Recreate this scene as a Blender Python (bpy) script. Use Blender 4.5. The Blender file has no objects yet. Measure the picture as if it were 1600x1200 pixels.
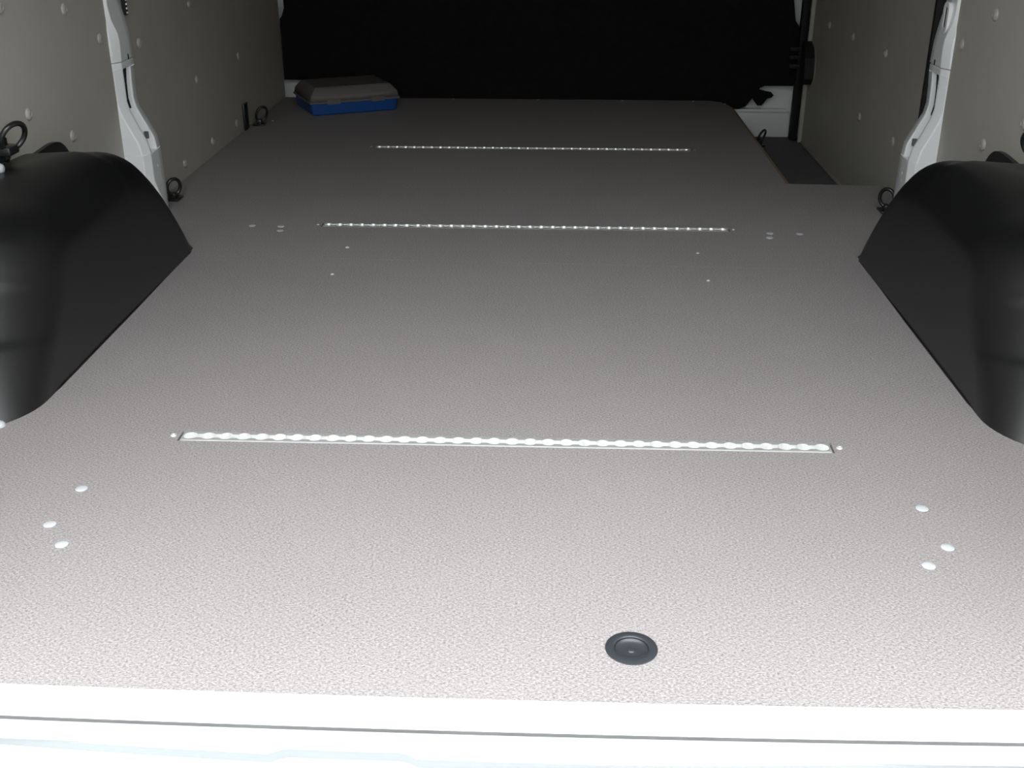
import bpy, bmesh, math, random
from mathutils import Vector, Matrix
random.seed(4)
SC = bpy.context.scene
COL = SC.collection
PI = math.pi

# ------------------------------------------------------------------ camera
CAM = Vector((0.0656, 0.0, 0.73))
YAW, PITCH, ROLL, FPX = 0.0379, 0.4273, 0.0015, 1756.8
fw = Vector((-math.sin(YAW), math.cos(YAW), 0)); rt = Vector((math.cos(YAW), math.sin(YAW), 0)); up = Vector((0, 0, 1))
f2 = fw*math.cos(PITCH) - up*math.sin(PITCH); u2 = up*math.cos(PITCH) + fw*math.sin(PITCH)
r3 = rt*math.cos(ROLL) + u2*math.sin(ROLL); u3 = -rt*math.sin(ROLL) + u2*math.cos(ROLL)
cd = bpy.data.cameras.new('camera'); cam = bpy.data.objects.new('camera', cd); COL.objects.link(cam)
M = Matrix((r3, u3, -f2)).transposed().to_4x4(); M.translation = CAM
cam.matrix_world = M
cd.sensor_fit = 'HORIZONTAL'; cd.sensor_width = 36.0; cd.lens = FPX/1600*36.0
cd.clip_start = 0.02; cd.clip_end = 300
SC.camera = cam

# ------------------------------------------------------------------ world: overcast sky (brighter towards the zenith)
W = bpy.data.worlds.new('overcast_sky'); SC.world = W; W.use_nodes = True
wn, wl = W.node_tree.nodes, W.node_tree.links
wn.clear()
wo = wn.new('ShaderNodeOutputWorld'); wb = wn.new('ShaderNodeBackground')
wt = wn.new('ShaderNodeTexCoord'); ws = wn.new('ShaderNodeSeparateXYZ'); wm = wn.new('ShaderNodeMapRange')
wl.new(wt.outputs['Generated'], ws.inputs[0]); wl.new(ws.outputs['Z'], wm.inputs['Value'])
wm.inputs['From Min'].default_value = 0.0; wm.inputs['From Max'].default_value = 1.0
wm.inputs['To Min'].default_value = 0.38; wm.inputs['To Max'].default_value = 1.0
wl.new(wm.outputs[0], wb.inputs['Strength'])
wb.inputs['Color'].default_value = (0.95, 0.98, 1.0, 1)
wl.new(wb.outputs[0], wo.inputs[0])

SC.view_settings.view_transform = 'Standard'
SC.view_settings.look = 'None'
SC.view_settings.gamma = 1.0
SC.view_settings.use_curve_mapping = False
SC.view_settings.exposure = 3.33

# ------------------------------------------------------------------ materials
def mat(name, col, rough=0.5, metal=0.0, spec=0.5, **kw):
    m = bpy.data.materials.new(name); m.use_nodes = True
    b = m.node_tree.nodes['Principled BSDF']
    b.inputs['Base Color'].default_value = (*col, 1)
    b.inputs['Roughness'].default_value = rough
    b.inputs['Metallic'].default_value = metal
    b.inputs['Specular IOR Level'].default_value = spec
    for k, v in kw.items(): b.inputs[k.replace('_', ' ')].default_value = v
    return m
def grain(m, scale, amt, bump=0.0, bscale=None, bdist=0.001, stretch=(1, 1, 1)):
    nt = m.node_tree; n, l = nt.nodes, nt.links; b = n['Principled BSDF']
    tc = n.new('ShaderNodeTexCoord'); mp = n.new('ShaderNodeMapping'); mp.inputs['Scale'].default_value = stretch
    l.new(tc.outputs['Object'], mp.inputs[0])
    nz = n.new('ShaderNodeTexNoise'); nz.inputs['Scale'].default_value = scale; nz.inputs['Detail'].default_value = 3
    l.new(mp.outputs[0], nz.inputs['Vector'])
    mr = n.new('ShaderNodeMapRange'); mr.inputs['From Min'].default_value = .3; mr.inputs['From Max'].default_value = .7
    mr.inputs['To Min'].default_value = 1-amt; mr.inputs['To Max'].default_value = 1+amt
    l.new(nz.outputs[0], mr.inputs['Value'])
    vm = n.new('ShaderNodeVectorMath'); vm.operation = 'SCALE'
    vm.inputs[0].default_value = b.inputs['Base Color'].default_value[:3]
    l.new(mr.outputs[0], vm.inputs['Scale']); l.new(vm.outputs[0], b.inputs['Base Color'])
    if bump:
        n2 = n.new('ShaderNodeTexNoise'); n2.inputs['Scale'].default_value = bscale or scale; n2.inputs['Detail'].default_value = 2
        l.new(mp.outputs[0], n2.inputs['Vector'])
        bp = n.new('ShaderNodeBump'); bp.inputs['Strength'].default_value = bump; bp.inputs['Distance'].default_value = bdist
        l.new(n2.outputs[0], bp.inputs['Height']); l.new(bp.outputs[0], b.inputs['Normal'])
    return m

def floor_material():
    m = mat('antislip_phenolic_ply', (0.275, 0.255, 0.252), 0.62, spec=0.3)
    nt = m.node_tree; n, l = nt.nodes, nt.links; b = n['Principled BSDF']
    tc = n.new('ShaderNodeTexCoord'); sx = n.new('ShaderNodeSeparateXYZ'); l.new(tc.outputs['Object'], sx.inputs[0])
    # slight wander of the mesh imprint
    nd = n.new('ShaderNodeTexNoise'); nd.inputs['Scale'].default_value = 90; nd.inputs['Detail'].default_value = 2
    l.new(tc.outputs['Object'], nd.inputs['Vector'])
    def math_(op, a, bb=None):
        q = n.new('ShaderNodeMath'); q.operation = op
        for i, v in enumerate((a, bb)):
            if v is None: continue
            if isinstance(v, (int, float)): q.inputs[i].default_value = v
            else: l.new(v, q.inputs[i])
        return q.outputs[0]
    wob = math_('MULTIPLY', math_('SUBTRACT', nd.outputs[0], .5), 5.0)
    s1 = math_('SINE', math_('ADD', math_('MULTIPLY', sx.outputs['X'], 2*PI/.0110), wob))
    s2 = math_('SINE', math_('ADD', math_('MULTIPLY', sx.outputs['Y'], 2*PI/.0085), wob))
    weave = math_('MULTIPLY', s1, s2)
    nz = n.new('ShaderNodeTexNoise'); nz.inputs['Scale'].default_value = 480; nz.inputs['Detail'].default_value = 3; nz.inputs['Roughness'].default_value = .65
    mp = n.new('ShaderNodeMapping'); mp.inputs['Scale'].default_value = (.75, 1.1, 1)
    l.new(tc.outputs['Object'], mp.inputs[0]); l.new(mp.outputs[0], nz.inputs['Vector'])
    speck = math_('MULTIPLY', math_('SUBTRACT', nz.outputs[0], .5), 2.6)
    big = n.new('ShaderNodeTexNoise'); big.inputs['Scale'].default_value = 2.2; big.inputs['Detail'].default_value = 3
    l.new(tc.outputs['Object'], big.inputs['Vector'])
    dirt = math_('MULTIPLY', math_('SUBTRACT', big.outputs[0], .5), .16)
    f = math_('ADD', math_('ADD', math_('MULTIPLY', weave, .07), math_('MULTIPLY', speck, .95)), math_('ADD', dirt, 1.0))
    vm = n.new('ShaderNodeVectorMath'); vm.operation = 'SCALE'; vm.inputs[0].default_value = (0.275, 0.255, 0.252)
    l.new(f, vm.inputs['Scale']); l.new(vm.outputs[0], b.inputs['Base Color'])
    hgt = math_('ADD', math_('MULTIPLY', weave, .28), math_('MULTIPLY', speck, 1.0))
    bp = n.new('ShaderNodeBump'); bp.inputs['Strength'].default_value = .6; bp.inputs['Distance'].default_value = .0008
    l.new(hgt, bp.inputs['Height']); l.new(bp.outputs[0], b.inputs['Normal'])
    return m

MAT = {}
MAT['floor'] = floor_material()
MAT['panel'] = grain(mat('grey_beige_wall_lining', (0.41, 0.395, 0.352), 0.5, spec=.35), 5, .04, .25, 260, .0006)
MAT['rivet'] = mat('grey_plastic_rivet', (0.37, 0.355, 0.32), 0.4)
MAT['white'] = grain(mat('white_body_paint', (0.86, 0.88, 0.89), 0.28, Coat_Weight=.3), 6, .015)
MAT['bumper'] = grain(mat('pale_grey_white_step_paint', (0.365, 0.385, 0.392), 0.35), 6, .015)
MAT['sill'] = grain(mat('white_satin_edge_profile', (0.82, 0.81, 0.80), 0.4), 6, .015)
MAT['black'] = grain(mat('black_moulded_plastic', (0.006, 0.006, 0.0065), 0.38, spec=.7), 8, .1, .12, 900, .0004)
MAT['blackmetal'] = mat('black_coated_steel', (0.012, 0.013, 0.013), 0.28, spec=.6)
MAT['rubber'] = grain(mat('black_rubber_seal', (0.012, 0.012, 0.012), 0.6, spec=.3), 30, .1)
MAT['cover'] = grain(mat('black_partition_lining', (0.008, 0.008, 0.008), 0.85, spec=.15), 40, .2, .3, 400, .001)
MAT['alu'] = grain(mat('bright_aluminium', (0.84, 0.85, 0.84), 0.30, .68), 60, .03, stretch=(.1, 1, 1))
MAT['steel'] = mat('zinc_screw', (0.85, 0.87, 0.88), 0.3, .5)
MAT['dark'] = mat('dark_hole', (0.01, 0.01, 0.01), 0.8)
MAT['cap'] = mat('pale_grey_plastic_cap', (0.47, 0.495, 0.515), 0.45)
MAT['plug'] = mat('charcoal_rubber_plug', (0.028, 0.032, 0.036), 0.38)
MAT['ply'] = grain(mat('raw_plywood_edge', (0.27, 0.22, 0.14), 0.75), 60, .15, stretch=(1, .05, 8))
MAT['blue'] = mat('blue_plastic', (0.010, 0.075, 0.30), 0.4)
MAT['lid'] = mat('frosted_clear_plastic', (0.30, 0.275, 0.26), 0.4, Transmission_Weight=.5, IOR=1.3)
MAT['content'] = mat('grey_content', (0.25, 0.2, 0.17), 0.6)
MAT['roof'] = grain(mat('grey_roof_lining', (0.05, 0.05, 0.05), 0.8), 6, .05)
MAT['under'] = mat('primed_floor_pan', (0.35, 0.35, 0.35), 0.6)
MAT['step'] = grain(mat('dark_grey_step_mat', (0.11, 0.11, 0.11), 0.7), 30, .12, .3, 300, .001)
MAT['blocker_face'] = grain(mat('pale_blocker_face', (0.36, 0.355, 0.34), 0.8), 1, .1)
MAT['asphalt'] = grain(mat('asphalt', (0.15, 0.15, 0.145), 0.9), 40, .25, .4, 120, .004)

# ------------------------------------------------------------------ helpers
def mk(name, verts, faces, m, parent=None, smooth=None, loc=None, rot=None):
    me = bpy.data.meshes.new(name)
    me.from_pydata([tuple(v) for v in verts], [], faces); me.update()
    bm = bmesh.new(); bm.from_mesh(me); bmesh.ops.recalc_face_normals(bm, faces=bm.faces); bm.to_mesh(me); bm.free()
    return link(name, me, m, parent, smooth, loc, rot)
def link(name, me, m, parent=None, smooth=None, loc=None, rot=None):
    if m is not None and not me.materials: me.materials.append(MAT[m])
    if smooth is not None:
        me.polygons.foreach_set('use_smooth', [True]*len(me.polygons)); me.set_sharp_from_angle(angle=math.radians(smooth))
    o = bpy.data.objects.new(name, me); COL.objects.link(o)
    if parent: o.parent = parent
    if loc: o.location = loc
    if rot: o.rotation_euler = rot
    return o
def frombm(name, bm, m, parent=None, smooth=None, loc=None, rot=None):
    bmesh.ops.recalc_face_normals(bm, faces=bm.faces)
    me = bpy.data.meshes.new(name); bm.to_mesh(me); bm.free()
    return link(name, me, m, parent, smooth, loc, rot)
def empty(name, loc=(0, 0, 0), rot=None):
    o = bpy.data.objects.new(name, None); COL.objects.link(o); o.location = loc
    o.empty_display_size = .05
    if rot: o.rotation_euler = rot
    return o
def tag(o, label=None, cat=None, group=None, kind=None):
    if label: o['label'] = label
    if cat: o['category'] = cat
    if group: o['group'] = group
    if kind: o['kind'] = kind
    return o
def bm_box(bm, x0, x1, y0, y1, z0, z1):
    v = [bm.verts.new(p) for p in ((x0,y0,z0),(x1,y0,z0),(x1,y1,z0),(x0,y1,z0),(x0,y0,z1),(x1,y0,z1),(x1,y1,z1),(x0,y1,z1))]
    for f in ((3,2,1,0),(4,5,6,7),(0,1,5,4),(1,2,6,5),(2,3,7,6),(3,0,4,7)): bm.faces.new([v[i] for i in f])
    return v
def bm_bbox(bm, x0, x1, y0, y1, z0, z1, bev=.003, seg=2):
    v = bm_box(bm, x0, x1, y0, y1, z0, z1)
    ed = {e for q in v for e in q.link_edges}
    bmesh.ops.bevel(bm, geom=list(ed), offset=bev, segments=seg, affect='EDGES', profile=.5)
def box(name, b, m, parent=None, bev=0, smooth=None, loc=None, rot=None):
    bm = bmesh.new()
    if bev: bm_bbox(bm, *b, bev=bev)
    else: bm_box(bm, *b)
    return frombm(name, bm, m, parent, smooth if smooth else (40 if bev else None), loc, rot)
def lathe(name, prof, m, parent=None, seg=24, loc=None, rot=None, smooth=40):
    vs, fs = [], []
    for r, z in prof:
        for k in range(seg):
            a = 2*PI*k/seg; vs.append((r*math.cos(a), r*math.sin(a), z))
    n = len(prof)
    for i in range(n-1):
        for k in range(seg):
            k2 = (k+1) % seg
            fs.append((i*seg+k, i*seg+k2, (i+1)*seg+k2, (i+1)*seg+k))
    fs.append(tuple(range(seg))); fs.append(tuple((n-1)*seg+k for k in range(seg)))
    return mk(name, vs, fs, m, parent, smooth, loc, rot)
def poly_prism(bm, loops, z0, z1, fmap):
    """outline + holes given in 2D, filled, extruded from z1 (top) to z0; fmap(u,v,w)->xyz"""
    es = []
    for lp in loops:
        vs = [bm.verts.new(fmap(u, v, z1)) for u, v in lp]
        es += [bm.edges.new((vs[i], vs[(i+1) % len(vs)])) for i in range(len(vs))]
    r = bmesh.ops.triangle_fill(bm, use_beauty=True, use_dissolve=False, edges=es)
    fs = [g for g in r['geom'] if isinstance(g, bmesh.types.BMFace)]
    ex = bmesh.ops.extrude_face_region(bm, geom=fs)
    d = Vector(fmap(0, 0, z0)) - Vector(fmap(0, 0, z1))
    bmesh.ops.translate(bm, vec=d, verts=[g for g in ex['geom'] if isinstance(g, bmesh.types.BMVert)])
def prism(name, loops, z0, z1, fmap, m, parent=None, smooth=None):
    bm = bmesh.new(); poly_prism(bm, loops, z0, z1, fmap)
    return frombm(name, bm, m, parent, smooth)
XY = lambda u, v, w: (u, v, w)
YZ = lambda u, v, w: (w, u, v)
XZ = lambda u, v, w: (u, w, v)
def circ(cx, cy, r, n=28): return [(cx+r*math.cos(2*PI*k/n), cy+r*math.sin(2*PI*k/n)) for k in range(n)]
def copy_under(o, parent, loc, rot=None, name=None):
    c = o.copy(); COL.objects.link(c); c.parent = parent; c.location = loc
    if rot is not None: c.rotation_euler = rot
    return c
def tube(name, pts, r, m, parent=None, seg=10, closed=False, loc=None, rot=None):
    vs, fs = [], []; n = len(pts); P = [Vector(p) for p in pts]
    prev = None
    for i in range(n):
        t = (P[(i+1) % n]-P[i-1]) if closed else (P[min(i+1, n-1)]-P[max(i-1, 0)])
        t.normalize()
        if prev is None:
            a = Vector((0, 0, 1)) if abs(t.z) < .9 else Vector((1, 0, 0)); u = t.cross(a).normalized()
        else:
            u = (prev - t*prev.dot(t)).normalized()
        prev = u; w = t.cross(u)
        for k in range(seg):
            a = 2*PI*k/seg; vs.append(P[i]+u*(r*math.cos(a))+w*(r*math.sin(a)))
    for i in range(n if closed else n-1):
        j = (i+1) % n
        for k in range(seg):
            k2 = (k+1) % seg; fs.append((i*seg+k, i*seg+k2, j*seg+k2, j*seg+k))
    if not closed:
        fs.append(tuple(range(seg))); fs.append(tuple((n-1)*seg+k for k in range(seg)))
    return mk(name, vs, fs, m, parent, 50, loc, rot)

# ------------------------------------------------------------------ outside ground
BH = 6.0  # height of an unseen block, added to cut low sky light
g = box('ground', (-40, 40, -40, 40, -.70, -.62), 'asphalt')
tag(g, 'dark asphalt yard under the van', 'ground', kind='structure')

wh = box('blocker', (-22, 22, -14, -9, -.62, BH), 'blocker_face'); tag(wh, 'long pale unseen building across the yard behind the van', 'blocker', kind='structure')
# ------------------------------------------------------------------ floor
RAILS = [(1.4053, 'the nearest'), (2.457, ''), (3.2514, '')]
RL, RW = .914, .0285
YR = .859                                       # rear edge of the floor
bow = lambda x: -.005*(1-(x/.5)**2)             # the rear edge bows gently outwards
bm = bmesh.new()
bm_box(bm, -.955, .955, .845, 2.86, -.05, -.0125)
bm_box(bm, -.955, .660, 2.86, 4.12, -.05, -.0125)
floor = frombm('floor', bm, 'under')
tag(floor, 'grey anti-slip plywood cargo floor of the van', 'floor', kind='structure')
rear_edge = [(x/20, YR+bow(x/20)) for x in range(-16, 17)]
def arch_foot(s, inset):
    p = [(.885, 1.42), (.80, 1.425), (.745, 1.437), (.712, 1.462), (.697, 1.50), (.693, 1.56), (.693, 1.9), (.696, 2.2), (.699, 2.27), (.715, 2.295), (.885, 2.32)]
    return [(s*(x+inset), y+(inset if y < 1.8 else -inset)*.8) for x, y in p]
def slot_loop(y): h, w = RL/2+.003, RW/2+.001; return [(-h, y-w), (h, y-w), (h, y+w), (-h, y+w)]
SEAM_L, SEAM_R = 2.214, 2.187
right_foot = arch_foot(1, .008); left_foot = arch_foot(-1, .008)
sl = lambda x: SEAM_L + (SEAM_R-SEAM_L)*(x+.42)/.96
outer = rear_edge + [(.802, .866), (.894, .866), (.894, 1.40)] + [p for p in right_foot if p[1] < 2.19] + [(.701, sl(.70)-.0003), (-.701, sl(-.70)-.0003)] + [p for p in reversed(left_foot) if p[1] < 2.2] + [(-.894, 1.40), (-.894, .866), (-.802, .866)]
PLUG = (.1535, .948)
p1 = prism('floor_panel', [outer, slot_loop(RAILS[0][0]), circ(*PLUG, .0225)], -.012, 0, XY, 'floor', floor)
outer2 = [(-.701, sl(-.70)+.0003), (.701, sl(.70)+.0003), (.707, 2.26), (.722, 2.29), (.89, 2.315), (.905, 2.45), (.905, 2.865), (.662, 2.875), (.662, 3.94), (.640, 4.005), (.60, 4.03), (-.896, 4.03), (-.896, 2.315), (-.722, 2.29), (-.707, 2.26)]
p2 = prism('floor_panel', [outer2, slot_loop(RAILS[1][0]), slot_loop(RAILS[2][0])], -.012, 0, XY, 'floor', floor)
# bare chamfered plywood edge along the step
vs = [(.6625, 2.877, .0), (.678, 2.877, -.009), (.6625, 2.877, -.012), (.6625, 3.93, .0), (.678, 3.93, -.009), (.6625, 3.93, -.012)]
e = mk('edge_band', vs, [(0, 1, 4, 3), (1, 2, 5, 4), (2, 0, 3, 5), (0, 2, 1), (3, 4, 5)], 'ply', floor)
tag(e, 'bare plywood chamfer beside the step')
# floor screws
scr = None
def screw(x, y, parent, r=.0042):
    global scr
    if scr is None:
        scr = lathe('screw', [(.0045, -.002), (.0045, .0008), (.0036, .0018), (.0016, .0020), (.0012, .0012)], 'steel', parent, 14, loc=(x, y, 0)); return
    copy_under(scr, parent, (x, y, 0)).scale = (.8, .8, .8)
for x, y, p in ((-.373, 2.289, p2), (-.373, 2.113, p1), (.370, 2.281, p2), (.371, 2.106, p1), (-.843, 3.611, p2), (-.295, 4.018, p2), (.004, 4.018, p2), (.299, 4.016, p2), (.547, 4.014, p2)):
    screw(x, y, p)
# step well beside the sliding door
bm = bmesh.new()
bm_box(bm, .648, .945, 2.86, 4.12, -.15, -.135)
bm_box(bm, .648, .660, 2.875, 4.12, -.134, -.0125)
bm_box(bm, .661, .945, 2.862, 2.874, -.134, -.0125)
st = frombm('step_well', bm, 'step', floor); tag(st, 'dark grey lowered step')

# ------------------------------------------------------------------ rear sill: edge profile + painted threshold
def sweep_x(name, prof, m, parent=None, x0=-.80, x1=.80, n=48, wob=None, smooth=35):
    vs, fs = [], []; k = len(prof)
    for i in range(n+1):
        x = x0+(x1-x0)*i/n
        for y, z in prof:
            dy, dz = wob(x, y, z) if wob else (0, 0)
            vs.append((x, y+bow(x)+dy, z+dz))
    for i in range(n):
        for j in range(k):
            j2 = (j+1) % k; fs.append((i*k+j, i*k+j2, (i+1)*k+j2, (i+1)*k+j))
    fs.append(tuple(range(k))); fs.append(tuple(n*k+j for j in range(k)))
    return mk(name, vs, fs, m, parent, smooth)
t1 = sweep_x('trim_1', [(.8655, .0005), (.8655, .0025), (.8370, .0025), (.8350, .0016), (.8343, .0), (.8343, -.0095), (.8365, -.0095), (.8365, .0003)], 'sill')
tag(t1, 'white metal edge profile along the rear of the floor', 'edge trim', kind='structure')
# threshold: two ledges with a raised lip between, and a pressed latch bump
def thr_wob(x, y, z):
    if not (.790 < y < .806): return (0, 0)
    a = max(0, min(1, (x+.192)/.018)); b = max(0, min(1, (-.048-x)/.018)); k = a*b
    k = k*k*(3-2*k)
    lip = .0105*(max(0, abs(x)-.14)/.30)**1.3
    return (lip+.001*k, .0065*k)
tp = [(.850, -.0135), (.8300, -.0135), (.8080, -.0135), (.8040, -.0130), (.8008, -.0150), (.8045, -.0285), (.8030, -.0300), (.7940, -.0305), (.7400, -.0320), (.7100, -.036), (.700, -.045), (.697, -.12), (.710, -.25), (.85, -.25)]
sg_ = sweep_x('sill_shadow_line', [(.8338, -.0098), (.8338, -.0132), (.842, -.0132), (.842, -.0098)], 'step', t1)  # dark strip drawn in as the shadow line under the edge profile
t2 = sweep_x('trim_2', tp, 'bumper', n=220, x0=-.95, x1=.95, wob=thr_wob)
tag(t2, 'white painted rear door threshold with a pressed lip', 'threshold', kind='structure')

# ------------------------------------------------------------------ shell: outer skins, roof, door frame, front partition
def tagw(o, l, c): return tag(o, l, c, kind='structure')
wl_ = box('wall_left', (-1.0, -.955, .80, 4.20, -.25, 1.96), 'white'); tagw(wl_, 'side wall of the van lined with grey panels, beside the blue box', 'wall')
bm = bmesh.new(); bm_box(bm, .955, 1.0, .80, 4.20, -.25, 1.96)
wr_ = frombm('wall_right', bm, 'white'); tagw(wr_, 'side wall of the van lined with grey panels, beside the step', 'wall')
ce = box('ceiling', (-1.0, 1.0, .70, 4.20, 1.90, 1.96), 'roof'); tagw(ce, 'grey lined van roof', 'ceiling')  # rear overhang of roof and header added to shade the near floor
bm = bmesh.new(); bm_box(bm, -.954, -.80, .80, .858, -.012, 1.90); bm_box(bm, .80, .954, .80, .858, -.012, 1.90); bm_box(bm, -.799, .799, .70, .858, 1.70, 1.899)
fr = frombm('door_1', bm, 'white'); tagw(fr, 'white rear door frame around the loading opening', 'door frame')
wf = box('wall_front', (-.954, .954, 4.09, 4.12, -.15, 1.90), 'white'); tagw(wf, 'white painted steel partition behind the black lining', 'wall')
# pressed ledge low on the partition beside the step
bm = bmesh.new(); bm_bbox(bm, .672, .885, 4.062, 4.089, -.046, -.034, .003)
frombm('pressed_ledge', bm, 'white', wf, 40)
bm = bmesh.new(); bm_bbox(bm, .672, .90, 4.070, 4.0895, -.134, -.047, .003)
frombm('lower_plate', bm, 'white', wf, 40)

# black partition lining, cut away at the sides and at the step corner
rgt = [(1.0, 0)]
cov = [(-.79, -.0118), (-.795, .058), (-.897, .058), (-.897, .265), (-.889, .275), (-.880, .30), (-.874, 1.75), (.860, 1.75), (.868, .338), (.880, .27), (.897, .246), (.897, .05),
       (.797, .05), (.780, .043), (.778, .036), (.803, .030), (.822, .027), (.830, .018), (.824, .010), (.808, .006), (.796, -.012), (.790, -.018), (.776, -.018), (.766, -.006), (.757, .006), (.748, -.004), (.735, -.022), (.712, -.030), (.668, -.030), (.668, -.0118)]
pc = prism('bulkhead_lining', [cov], 4.045, 4.060, XZ, 'cover', None)
tag(pc, 'matt black lining sheet covering the front partition above the floor', 'partition lining')

# ------------------------------------------------------------------ wall panels with rivets
XP = .897
RIV = None
def rivet(parent, s, y, z, x=XP):
    global RIV
    rot = (0, s*-PI/2, 0)
    if RIV is None:
        RIV = lathe('rivet', [(.0118, -.001), (.0118, .0014), (.0105, .0030), (.0080, .0046), (.0050, .0056), (.0046, .0050), (.0030, .0048)], 'rivet', parent, 20, loc=(s*x, y, z), rot=rot); return
    copy_under(RIV, parent, (s*x, y, z), rot)
def panel(parent, s, y0, y1, z0, z1, x=XP, th=.006, cuts=()):
    lp = [[(y0, z0), (y1, z0), (y1, z1), (y0, z1)]] + [c for c in cuts]
    return prism('wall_panel', lp, s*(x+th), s*x, YZ, 'panel', parent)
def oblong(cy, cz, ly, lz, n=8):
    r = lz/2; o = []
    for k in range(n+1): a = -PI/2+PI*k/n; o.append((cy+ly/2-r+r*math.cos(a), cz+r*math.sin(a)))
    for k in range(n+1): a = PI/2+PI*k/n; o.append((cy-ly/2+r+r*math.cos(a), cz+r*math.sin(a)))
    return o
for s, w in ((-1, wl_), (1, wr_)):
    pa = panel(w, s, .86, 2.474, .0, 1.72, cuts=[oblong(2.08, .565, .15, .06)])
    gp = prism('grip_recess', [oblong(2.08, .565, .16, .07)], s*(XP+.03), s*(XP+.012), YZ, 'black', w)
    for y, z in ((2.0, .516), (2.264, .485), (2.423, .409), (2.038, .326), (2.213, .249), (1.75, .50), (1.45, .48), (1.15, .46), (1.0, .2), (2.42, .80), (1.9, .85), (1.4, .85), (1.0, .85), (2.42, 1.2), (1.9, 1.25), (1.4, 1.25), (1.0, 1.25)):
        rivet(pa, s, y, z)
pa = panel(wl_, -1, 2.56, 4.035, .0, 1.72)
for y, z in ((2.65, .37), (3.051, .415), (3.044, .222), (3.475, .221), (3.383, .039), (3.127, .039), (2.869, .039), (3.48, .42), (3.9, .43), (2.65, .8), (3.05, .8), (3.5, .8), (3.95, .8), (2.65, 1.2), (3.05, 1.2), (3.5, 1.2), (3.95, 1.2)):
    rivet(pa, -1, y, z)
# sliding door on the step side
door = prism('door_2', [[(2.56, -.133), (3.985, -.133), (3.985, 1.72), (2.56, 1.72)]], .936, .930, YZ, 'panel')
tag(door, 'sliding side door lined with a grey panel above the step', 'door', kind='structure')
for y, z in ((3.08, .298), (3.26, .098), (2.91, .104), (3.44, .294), (3.75, .29), (2.75, .5), (3.3, .55), (3.8, .55), (2.75, .9), (3.3, .9), (3.8, .9)):
    rivet(door, 1, y, z, .930)
bm = bmesh.new(); bm_bbox(bm, .917, .936, 3.986, 3.996, -.134, 1.72, .003); frombm('edge_strip', bm, 'panel', door, 40)
bm = bmesh.new(); bm_bbox(bm, .924, .9295, 2.90, 3.975, -.134, -.126, .002); frombm('bottom_strip', bm, 'rivet', door, 40)
# black rubber pillar seal and the door lock
post = box('door_seal', (.893, .921, 4.01, 4.04, -.134, 1.75), 'rubber', None, bev=.007)
tag(post, 'black rubber seal post at the front edge of the sliding door', 'door seal')
lk = empty('door_lock', (.93, 3.985, .08))
tag(lk, 'black latch block on the front edge of the sliding door', 'latch')
lp = [(-.085, .02), (-.075, .085), (-.05, .115), (.0, .13), (.0, -.005), (-.06, -.005)]
prism('lock_body', [lp], -.032, -.001, YZ, 'rubber', lk)
lp2 = [(-.100, .01), (-.092, .09), (-.058, .128), (.0, .142), (.0, -.02), (-.075, -.02)]
prism('backing_plate', [lp2], -.0008, .0, YZ, 'panel', lk)
for z0 in (.035, .065, .092):
    bm = bmesh.new(); bm_bbox(bm, -.066, -.006, .018, .03, z0, z0+.016, .004); frombm('striker_bar', bm, 'rubber', lk, 40)

# ------------------------------------------------------------------ white body pillars between the wall panels
# z, ridge x, front-edge x, ridge y, front y  (distances from the van's centre line)
ROWS = [(.0, .832, .850, 2.490, 2.575), (.05, .832, .849, 2.490, 2.575), (.09, .844, .849, 2.490, 2.572), (.140, .844, .849, 2.490, 2.570), (.150, .844, .850, 2.490, 2.570),
        (.178, .850, .853, 2.490, 2.570), (.217, .868, .872, 2.490, 2.570), (.243, .879, .885, 2.490, 2.570), (.265, .884, .889, 2.490, 2.570), (.30, .884, .888, 2.490, 2.570), (.335, .884, .885, 2.490, 2.570), (.350, .884, .885, 2.490, 2.570)]
UPR = [(.3515, .8825, .884, 2.490, 2.571), (.391, .881, .886, 2.490, 2.571), (.411, .882, .888, 2.489, 2.571), (.440, .889, .891, 2.480, 2.566), (.470, .891, .896, 2.474, 2.560), (.50, .891, .897, 2.474, 2.556), (1.0, .893, .898, 2.474, 2.556), (1.72, .893, .898, 2.474, 2.556)]
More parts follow.
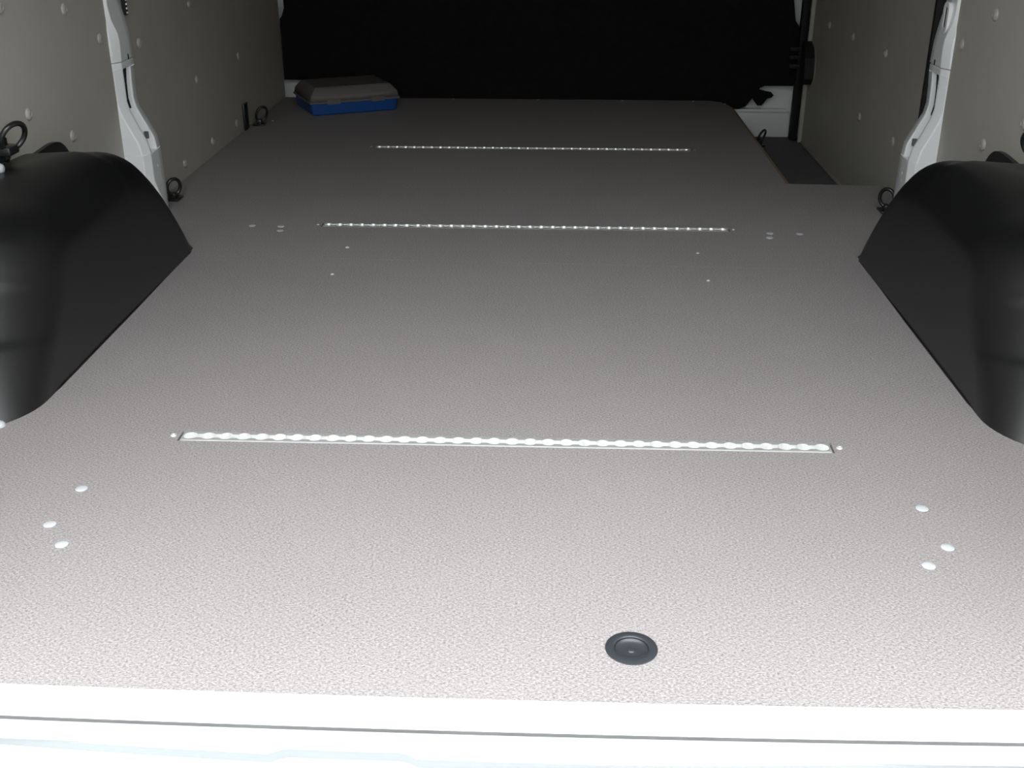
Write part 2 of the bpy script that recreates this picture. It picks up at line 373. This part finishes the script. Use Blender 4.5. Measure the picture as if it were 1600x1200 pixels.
def pillar(s, label):
    P = empty('body_pillar', (s*.89, 2.52, 0))
    L = Vector((s*.89, 2.52, 0))
    tag(P, label, 'pillar')
    def loft(name, rows, recess):
        vs, fs = [], []
        ring = []
        for (z, rx, ex, ry, ey) in rows:
            zlo, zhi = recess if recess else (9, 9)
            variants = [0]
            if recess and abs(z-zlo) < 1e-6: variants = [0, 1]
            elif recess and abs(z-zhi) < 1e-6: variants = [1, 0]
            elif recess and zlo < z < zhi: variants = [1]
            for d in variants:
                a = Vector((rx, ry, z)); b = Vector((ex, ey, z))
                q1 = a.lerp(b, .10); q2 = a.lerp(b, .66)
                i1 = Vector((max(rx+.045, .925), q1.y+.010, z)) if d else a.lerp(b, .3)
                i2 = Vector((max(rx+.045, .925), q2.y-.004, z)) if d else a.lerp(b, .5)
                ring.append([Vector((.904, 2.466, z)), Vector((min(rx+.012, .900), 2.468, z)), a, q1, i1, i2, q2, b, Vector((ex+.004, ey+.008, z)), Vector((.904, ey+.010, z))])
        n = len(ring[0])
        for r in ring:
            for p in r: vs.append((s*p.x-L.x, p.y-L.y, p.z))
        for i in range(len(ring)-1):
            for j in range(n-1): fs.append((i*n+j, i*n+j+1, (i+1)*n+j+1, (i+1)*n+j))
            fs.append((i*n+n-1, i*n, (i+1)*n, (i+1)*n+n-1))
        fs.append(tuple(range(n))); fs.append(tuple((len(ring)-1)*n+j for j in range(n)))
        o = mk(name, vs, fs, 'white', P, 32)
        bv = o.modifiers.new('soft_edges', 'BEVEL'); bv.width = .0022; bv.segments = 2; bv.limit_method = 'ANGLE'; bv.angle_limit = math.radians(28)
        return o
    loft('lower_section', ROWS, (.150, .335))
    loft('upper_section', UPR, None)
    at = lambda x, y, z: (s*x-L.x, y-L.y, z)
    fx = (0, s*-PI/2, 0)
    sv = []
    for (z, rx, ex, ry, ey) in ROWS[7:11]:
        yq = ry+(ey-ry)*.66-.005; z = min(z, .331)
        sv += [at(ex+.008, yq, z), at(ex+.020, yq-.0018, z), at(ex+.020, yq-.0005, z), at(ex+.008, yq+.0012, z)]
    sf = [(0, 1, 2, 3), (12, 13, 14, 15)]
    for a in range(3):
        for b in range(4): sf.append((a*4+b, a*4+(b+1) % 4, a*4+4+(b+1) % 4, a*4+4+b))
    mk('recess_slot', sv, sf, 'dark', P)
    # slot at the joint, hole in the foot, dark clip and screws
    prism('slot_hole', [oblong(0, 0, .012, .004)], 0, s*-.0012, lambda u, v, w: (s*.8825-L.x+w, 2.532-L.y+v, .357+u), 'dark', P)
    lathe('drain_hole', [(.003, 0), (.003, .001)], 'dark', P, 12, loc=at(.8655, 2.478, .180), rot=(PI/2, 0, s*-.7))
    bm = bmesh.new(); bm_bbox(bm, -.005, .005, -.002, .003, -.008, .008, .001); frombm('clip', bm, 'step', P, 40, loc=at(.866, 2.536, .183))
    for y, z in ((2.53, .115), (2.525, .10), (2.545, .05)):
        lathe('foot_rivet', [(.0045, -.002), (.0045, .001), (.002, .0022)], 'white', P, 12, loc=at(.8475, y, z), rot=fx)
    return P, at, fx
PL, atl, fxl = pillar(-1, 'white pressed steel pillar on the wall beside the blue box')
prism('seal_strip', [[(2.572, .44), (2.582, .44), (2.582, 1.72), (2.572, 1.72)]], 0, .012, lambda u, v, w: atl(.900-w, u, v), 'rubber', PL)
for k in range(6):
    bm = bmesh.new(); bm_bbox(bm, -.002, .002, -.003, .003, -.002, .002, .001); frombm('strip_pin', bm, 'white', PL, 40, loc=atl(.888, 2.577, .445+k*.009))
PR, atr, fxr = pillar(1, 'white pressed steel pillar with a raised slot, on the wall beside the step')
prism('seal_strip', [[(2.582, .20), (2.596, .20), (2.596, 1.72), (2.582, 1.72)]], 0, .02, lambda u, v, w: atr(.905-w, u, v), 'rubber', PR)
bs = prism('slot_boss', [oblong(0, 0, .064, .036), oblong(0, 0, .044, .013)], .004, -.005, lambda u, v, w: atr(.889+w, 2.515+v, .452+u), 'white', PR)
prism('slot_hole', [oblong(0, 0, .046, .015)], .002, -.0035, lambda u, v, w: atr(.889+w, 2.515+v, .452+u), 'dark', bs)

# ------------------------------------------------------------------ wheel arch covers
PROF = [(1.394, -.012), (1.402, .012), (1.416, .042), (1.437, .080), (1.461, .118), (1.485, .155), (1.510, .192), (1.538, .226), (1.578, .250), (1.65, .263), (1.78, .267), (1.92, .267), (2.01, .263), (2.075, .251), (2.13, .222), (2.18, .175), (2.222, .122), (2.256, .070), (2.280, .025), (2.293, -.012)]
def crom(P, t):
    n = len(P)-1; x = t*n; i = min(int(x), n-1); f = x-i
    p = [Vector(P[max(0, min(n, i+k))]) for k in (-1, 0, 1, 2)]
    return .5*((2*p[1])+(-p[0]+p[2])*f+(2*p[0]-5*p[1]+4*p[2]-p[3])*f*f+(-p[0]+3*p[1]-3*p[2]+p[3])*f**3)
def arch(s, label):
    A = empty('wheel_arch_cover', (s*.80, 1.85, 0)); L = A.location.copy()
    tag(A, label, 'wheel arch')
    NU, rows = 150, []
    sm = lambda a, b, x: (lambda k: k*k*(3-2*k))(max(0, min(1, (x-a)/(b-a))))
    for i in range(NU+1):
        t = i/NU
        p = crom(PROF, t); d = crom(PROF, min(1, t+.004))-crom(PROF, max(0, t-.004)); d.normalize()
        nrm = Vector((-d.y, d.x))
        y0 = p.x
        # moulded steps across the sloping back and the top
        off = .006*(1-sm(1.444, 1.456, y0)) if y0 < 1.6 else 0
        off += .006*sm(1.498, 1.510, y0)*(1-sm(1.60, 1.75, y0))
        off += .005*sm(2.00, 2.03, y0)*-1 + .005*0
        p = p+nrm*(off+.003)
        rear = y0 < 1.85
        f_ = max(-1, min(1, (1.85-y0)/.45))
        gr = .085*max(0, min(1, p.y/.2)) if rear else 0
        dy = (.125+gr)*f_ if rear else .050*f_
        dz = .085*max(0, p.y)/.267
        r = .125+.05*max(0, min(1, p.y/.2))*(1-sm(1.7, 2.1, y0))+(.055-.125)*sm(1.75, 2.2, y0)
        SE = 1+.10*(1-sm(1.7, 2.0, y0))*max(0, min(1, p.y/.12))
        xi = .696
        xt = .716                                # inner face leans outwards at the top
        row = []
        for k in range(7): row.append((.8965+(xt+r-.8965)*k/6, p.x, p.y-.005*(1-k/6)*max(0, min(1, p.y/.2))))
        for k in range(1, 13):
            a = PI/2*k/12; sa = math.sin(a)**SE; ca = max(0, math.cos(a))**SE
            q = Vector((p.x+dy*(1-ca), p.y-dz*(1-ca))); zz = max(0, min(1, q.y/.2)); xb = xi+(xt-xi)*zz
            row.append((xb+r-r*sa, q.x, q.y))
        ye, ze = row[-1][1], row[-1][2]
        for k in range(1, 9):
            z = ze+(-.012-ze)*k/8; zz = max(0, min(1, z/.2))
            row.append((xi+(xt-xi)*zz, ye, z))
        rows.append(row)
    n = len(rows[0]); vs = [(s*x-L.x, y-L.y, max(z, -.012)) for r_ in rows for x, y, z in r_]
    fs = []
    for i in range(NU):
        for j in range(n-1): fs.append((i*n+j, i*n+j+1, (i+1)*n+j+1, (i+1)*n+j))
    sh = mk('shell', vs, fs, 'black', A, 60)
    # flange lying on the floor
    o = arch_foot(s, .0015); inn = arch_foot(s, .02)
    bm = bmesh.new(); poly_prism(bm, [o+inn[::-1]], 0.0004, .0022, lambda u, v, w: (u-L.x, v-L.y, w))
    frombm('floor_flange', bm, 'black', A)
    # raised lip against the wall panel
    LIP = [(1.46, .10), (1.56, .19), (1.70, .222), (1.80, .229), (1.89, .238), (1.97, .246), (2.05, .252), (2.10, .254), (2.135, .247), (2.165, .222), (2.20, .17)]
    lz = [(crom(LIP, i/39).x-L.y, crom(LIP, i/39).y+.006) for i in range(40)]
    prism('wall_lip', [lz+[(2.20-L.y, .03), (1.46-L.y, .03)]], s*.8965-L.x, s*.8875-L.x, YZ, 'black', A)
    return A
arch(-1, 'black plastic wheel arch cover on the side of the blue box')
arch(1, 'black plastic wheel arch cover on the side of the step')
cl = lathe('retaining_clip', [(.009, 0), (.009, .003), (.007, .006), (.003, .008)], 'cap', None, 18, loc=(-.730, 1.424, .0002))
tag(cl, 'white plastic clip on the floor at the rear foot of the wheel arch', 'clip')

# ------------------------------------------------------------------ cargo tracks let into the floor
def track(y, label):
    T = empty('cargo_track', (0, y, 0)); tag(T, label, 'track', 'cargo tracks across the floor')
    pitch, R, w, H = .0254, .0098, .0052, .0095
    N = 36; half = RL/2; hw = RW/2
    con = []
    x = -half+.002
    for k in range(N):
        cx = (k-(N-1)/2)*pitch; a0 = math.asin(w/R)
        con.append((cx-R*math.cos(a0), w)) if k else con.append((cx-R, 0.0))
        st_ = a0 if k else 0
        en_ = a0 if k < N-1 else 0
        A0, A1 = PI-st_, en_
        for q in range(1, 9): a = A0+(A1-A0)*q/9; con.append((cx+R*math.cos(a), R*math.sin(a)))
        con.append((cx+R*math.cos(A1), R*math.sin(A1)))
    vs, fs = [], []
    zt = .0008
    for sg in (1, -1):
        b0 = len(vs); n = len(con)
        for (cx, cy) in con:
            vs += [(cx, sg*hw, zt-.001), (cx, sg*(hw-.0015), zt), (cx, sg*cy, zt), (cx, sg*cy*.72, zt-H)]
        for i in range(n-1):
            for j in range(3):
                fs.append((b0+i*4+j, b0+i*4+j+1, b0+(i+1)*4+j+1, b0+(i+1)*4+j))
        # side wall
        for i in range(n-1): pass
    # ends
    for e_ in (-1, 1):
        cx = e_*(RL/2); ci = con[0][0] if e_ < 0 else con[-1][0]
        b0 = len(vs); vs += [(cx, -hw, zt-.001), (cx, hw, zt-.001), (ci, hw, zt-.001), (ci, 0, zt), (ci, -hw, zt-.001)]
        fs += [(b0, b0+1, b0+2, b0+3), (b0, b0+3, b0+4)]
        b0 = len(vs); vs += [(cx, -hw, zt-.001), (cx, hw, zt-.001), (cx, hw, -.0115), (cx, -hw, -.0115)]; fs.append((b0, b0+1, b0+2, b0+3))
    b0 = len(vs); vs += [(-half, -hw, zt-H), (half, -hw, zt-H), (half, hw, zt-H), (-half, hw, zt-H)]; fs.append((b0, b0+1, b0+2, b0+3))
    for sg in (1, -1):
        b0 = len(vs); vs += [(-half, sg*hw, zt-.001), (half, sg*hw, zt-.001), (half, sg*hw, -.0115), (-half, sg*hw, -.0115)]; fs.append((b0, b0+1, b0+2, b0+3))
    me = bpy.data.meshes.new('rail'); me.from_pydata(vs, [], fs); me.update()
    rl = link('rail', me, 'alu', T, None)
    return T
trk = []
for (y, _), lab in zip(RAILS, ('perforated aluminium cargo track between the rear corners of the wheel arches', 'perforated aluminium cargo track in line with the white pillars', 'perforated aluminium cargo track beside the step well, near the blue box')):
    trk.append(track(y, lab))
for k, T in enumerate(trk):
    for sgn in (-1, 1):
        c = scr.copy(); c.data = scr.data; COL.objects.link(c); c.parent = T; c.location = (sgn*(RL/2+.012), .0, 0); c.name = 'end_screw'
        if k: c.scale = (.7, .7, .7)

# ------------------------------------------------------------------ round caps in the floor, black drain plug
capm = None
CAPPOS = {}
for k, v in (((.541, .536), 'closest to the track'), ((.546, .540), 'closest to the wall'), ((.513, .506), 'closest to the sill')):
    for q in k: CAPPOS[(0, q)] = v
for k, v in (((.616, .611), 'closest to the wall'), ((.550, .546), 'inner pair, closest to pillar'), ((.544, .540), 'inner pair, closest to sill')):
    for q in k: CAPPOS[(1, q)] = v
G1, G2 = 'pale caps in the floor behind the wheel arch', 'pale caps in the floor in line with the middle track'
for x, y, lab, grp in ((-.541, 1.250, 'box', 0), (-.546, 1.162, 'box', 0), (-.513, 1.118, 'box', 0), (.536, 1.244, 'step', 0), (.540, 1.154, 'step', 0), (.506, 1.114, 'step', 0),
                       (-.616, 2.441, 'box', 1), (-.550, 2.439, 'box', 1), (-.544, 2.406, 'box', 1), (.546, 2.431, 'step', 1), (.540, 2.398, 'step', 1), (.611, 2.429, 'step', 1)):
    if capm is None:
        o = capm = lathe('floor_cap', [(.0078, .0002), (.0078, .0008), (.0070, .0014), (.002, .0016)], 'cap', None, 24, loc=(x, y, 0))
    else:
        o = capm.copy(); COL.objects.link(o); o.location = (x, y, 0)
    side = 'blue box side' if lab == 'box' else 'step side'
    pos = CAPPOS[(grp, round(abs(x), 3))]
    tag(o, ('pale round floor cap near the rear sill, ' if grp == 0 else 'pale round floor cap beyond the middle track, ')+pos+', '+side, 'cap', ('rear' if grp == 0 else 'middle')+' floor caps, '+side)
DP = empty('drain_plug', (PLUG[0], PLUG[1], 0)); tag(DP, 'round black rubber plug with a dished centre in the floor', 'plug')
lathe('rim', [(.0175, -.006), (.0176, .0012), (.0184, .0020), (.0200, .0024), (.0235, .0022), (.0268, .0012), (.0272, .0003), (.022, .0003), (.022, -.006)], 'plug', DP, 48)
lathe('dish', [(.0172, -.006), (.0172, .0002), (.0160, .0006), (.0150, -.0008), (.0120, -.0022), (.0075, -.0028), (.0040, -.0024), (.0030, -.0012), (.0012, -.0010)], 'plug', DP, 48)

# ------------------------------------------------------------------ lashing rings
def ring_obj(label, loc, rotz, tilt, R=.022, r=.0042, lean=0, wall=False, elong=1.25):
    E_ = empty('lashing_ring', loc, (0, 0, rotz)); tag(E_, label, 'lashing ring', 'lashing rings')
    if wall:
        bm = bmesh.new(); bm_bbox(bm, -.004, .006, -.024, .024, -.020, .020, .003); BR = frombm('bracket', bm, 'blackmetal', E_, 40)
        bm = bmesh.new(); bm_bbox(bm, .004, .028, -.020, .020, -.006, .010, .005); frombm('ring_guide', bm, 'blackmetal', E_, 40)
        lathe('bolt', [(.010, 0), (.010, .007), (.005, .010)], 'blackmetal', BR, 6, loc=(.006, 0, -.009), rot=(0, PI/2, 0), smooth=20)
        base = Vector((.017, 0, .002))
    else:
        bm = bmesh.new(); bm_bbox(bm, -.017, .017, -.022, .022, .0003, .006, .002); frombm('bracket', bm, 'blackmetal', E_, 40)
        bm = bmesh.new(); bm_bbox(bm, -.008, .008, -.014, .014, .004, .019, .004); frombm('ring_guide', bm, 'blackmetal', E_, 40)
        base = Vector((0, 0, .012))
    pts = []
    ax = Vector((math.sin(lean), 0, math.cos(lean)))
    sd = Vector((math.sin(tilt)*math.cos(lean), math.cos(tilt), -math.sin(tilt)*math.sin(lean)))
    for k in range(28):
        a = 2*PI*k/28; pts.append(base+ax*(R*elong*(1+math.cos(a)))*.98+sd*(R*math.sin(a)))
    tube('ring', pts, r, 'blackmetal', E_, 10, True)
    return E_
ring_obj('black lashing ring bolted to the wall above the wheel arch, blue box side', (-.886, 1.885, .293), 0, .35, R=.026, r=.0048, lean=.45, wall=True, elong=1.0)
ring_obj('black lashing ring bolted to the wall above the wheel arch, step side', (.886, 1.885, .293), PI, -.35, R=.026, r=.0048, lean=.45, wall=True, elong=1.0)
ring_obj('black lashing ring at the foot of the white pillar, blue box side', (-.862, 2.655, 0), 0, .75, R=.0175, r=.0044, lean=.12, elong=1.15)
ring_obj('black lashing ring at the foot of the white pillar, step side', (.850, 2.62, 0), 0, -.95, R=.0175, r=.0044, lean=-.08, elong=1.25)
fr_ = ring_obj('black lashing ring by the wall next to the blue box', (-.868, 3.545, 0), 0, .9, R=.018, r=.0042, lean=.35, elong=1.35)
bm = bmesh.new(); bm_bbox(bm, -.027, -.021, -.090, -.045, .0, .080, .002); frombm('wall_plate', bm, 'blackmetal', fr_, 40)
ring_obj('black lashing ring low in the step well', (.770, 3.93, -.135), .4, 1.0, R=.020, r=.004, lean=.55, elong=1.2)
wc = lathe('bolt_cap', [(.004, .0005), (.009, .001), (.009, .007), (.006, .011), (.002, .012)], 'cap', None, 16, loc=(-.8695, 1.832, .276), rot=(0, PI/2, 0))
lathe('stud', [(.006, -.0268), (.006, .0004)], 'blackmetal', wc, 14)
tag(wc, 'small white cap on the wall just below the lashing ring', 'cap')

# ------------------------------------------------------------------ blue organiser box
BX = empty('organizer_box', (-.731, 3.679, 0), (0, 0, math.atan2(.132, .271))); tag(BX, 'blue plastic organizer box with a frosted clear lid on the floor', 'storage box')
bw, bd = .302, .223
def taper_shell(name, z0, z1, i0, i1, th, m, closed_top, parent):
    """rounded-rectangle shell from z0 (inset i0) to z1 (inset i1), closed at one end"""
    def rr(i, z, r=.012):
        o = []
        for cx, cy, a0 in ((bw-i-r, i+r, -PI/2), (bw-i-r, bd-i-r, 0), (i+r, bd-i-r, PI/2), (i+r, i+r, PI)):
            for k in range(5): a = a0+PI/2*k/4; o.append((cx+r*math.cos(a), cy+r*math.sin(a), z))
        return o
    loops = [rr(i0, z0), rr(i1, z1), rr(i1+th, z1), rr(i0+th, z0)] if False else None
    if closed_top: L = [rr(i0+th, z0), rr(i0, z0), rr(i1, z1-.006), rr(i1+.006, z1), rr(i1+th+.004, z1-th), rr(i0+th, z0+.0)]
    else: L = [rr(i1+th, z1), rr(i1, z1), rr(i0, z0+.004), rr(i0+.004, z0), ]
    vs, fs = [], []
    n = 20
    for l_ in L: vs += l_
    for i in range(len(L)-1):
        for k in range(n): fs.append((i*n+k, i*n+(k+1) % n, (i+1)*n+(k+1) % n, (i+1)*n+k))
    if closed_top:
        fs.append(tuple(3*n+k for k in range(n)))
    else:
        fs.append(tuple(3*n+k for k in range(n)))
        b = len(vs); vs += rr(i0+th, z0+th)
        for k in range(n): fs.append((k, (k+1) % n, b+(k+1) % n, b+k))
        fs.append(tuple(b+k for k in range(n)))
    return mk(name, vs, fs, m, parent, 35)
taper_shell('base', .0005, .042, .006, .001, .0025, 'blue', False, BX)
bm = bmesh.new(); poly_prism(bm, [[(-.002, -.002), (bw+.002, -.002), (bw+.002, bd+.002), (-.002, bd+.002)], [(.004, .004), (bw-.004, .004), (bw-.004, bd-.004), (.004, bd-.004)]], .040, .046, XY)
frombm('lid_rim', bm, 'lid', BX)
# lid: sloping shoulders to a smaller top
def lid():
    zs = [(.0465, .001), (.064, .004), (.084, .020), (.088, .026)]
    vs, fs = [], []
    for z, i in zs: vs += [(i, i, z), (bw-i, i, z), (bw-i, bd-i, z), (i, bd-i, z)]
    for a in range(3):
        for k in range(4): fs.append((a*4+k, a*4+(k+1) % 4, a*4+4+(k+1) % 4, a*4+4+k))
    fs.append((12, 13, 14, 15))
    o = mk('lid', vs, fs, 'lid', BX, 30)
    so = o.modifiers.new('thickness', 'SOLIDIFY'); so.thickness = .0018; so.offset = -1
    return o
LID = lid()
for k, x in enumerate((.055, .205)):
    bm = bmesh.new(); bm_bbox(bm, x, x+.045, -.004, -.0022, .036, .052, .0007); frombm('latch', bm, 'lid', LID, 40)
for k in range(4):
    bm = bmesh.new(); bm_box(bm, .03+.07*k, .03+.07*k+.030, .03, .19, .0045, .038+.006*(k % 2)); frombm('content', bm, 'content', BX)
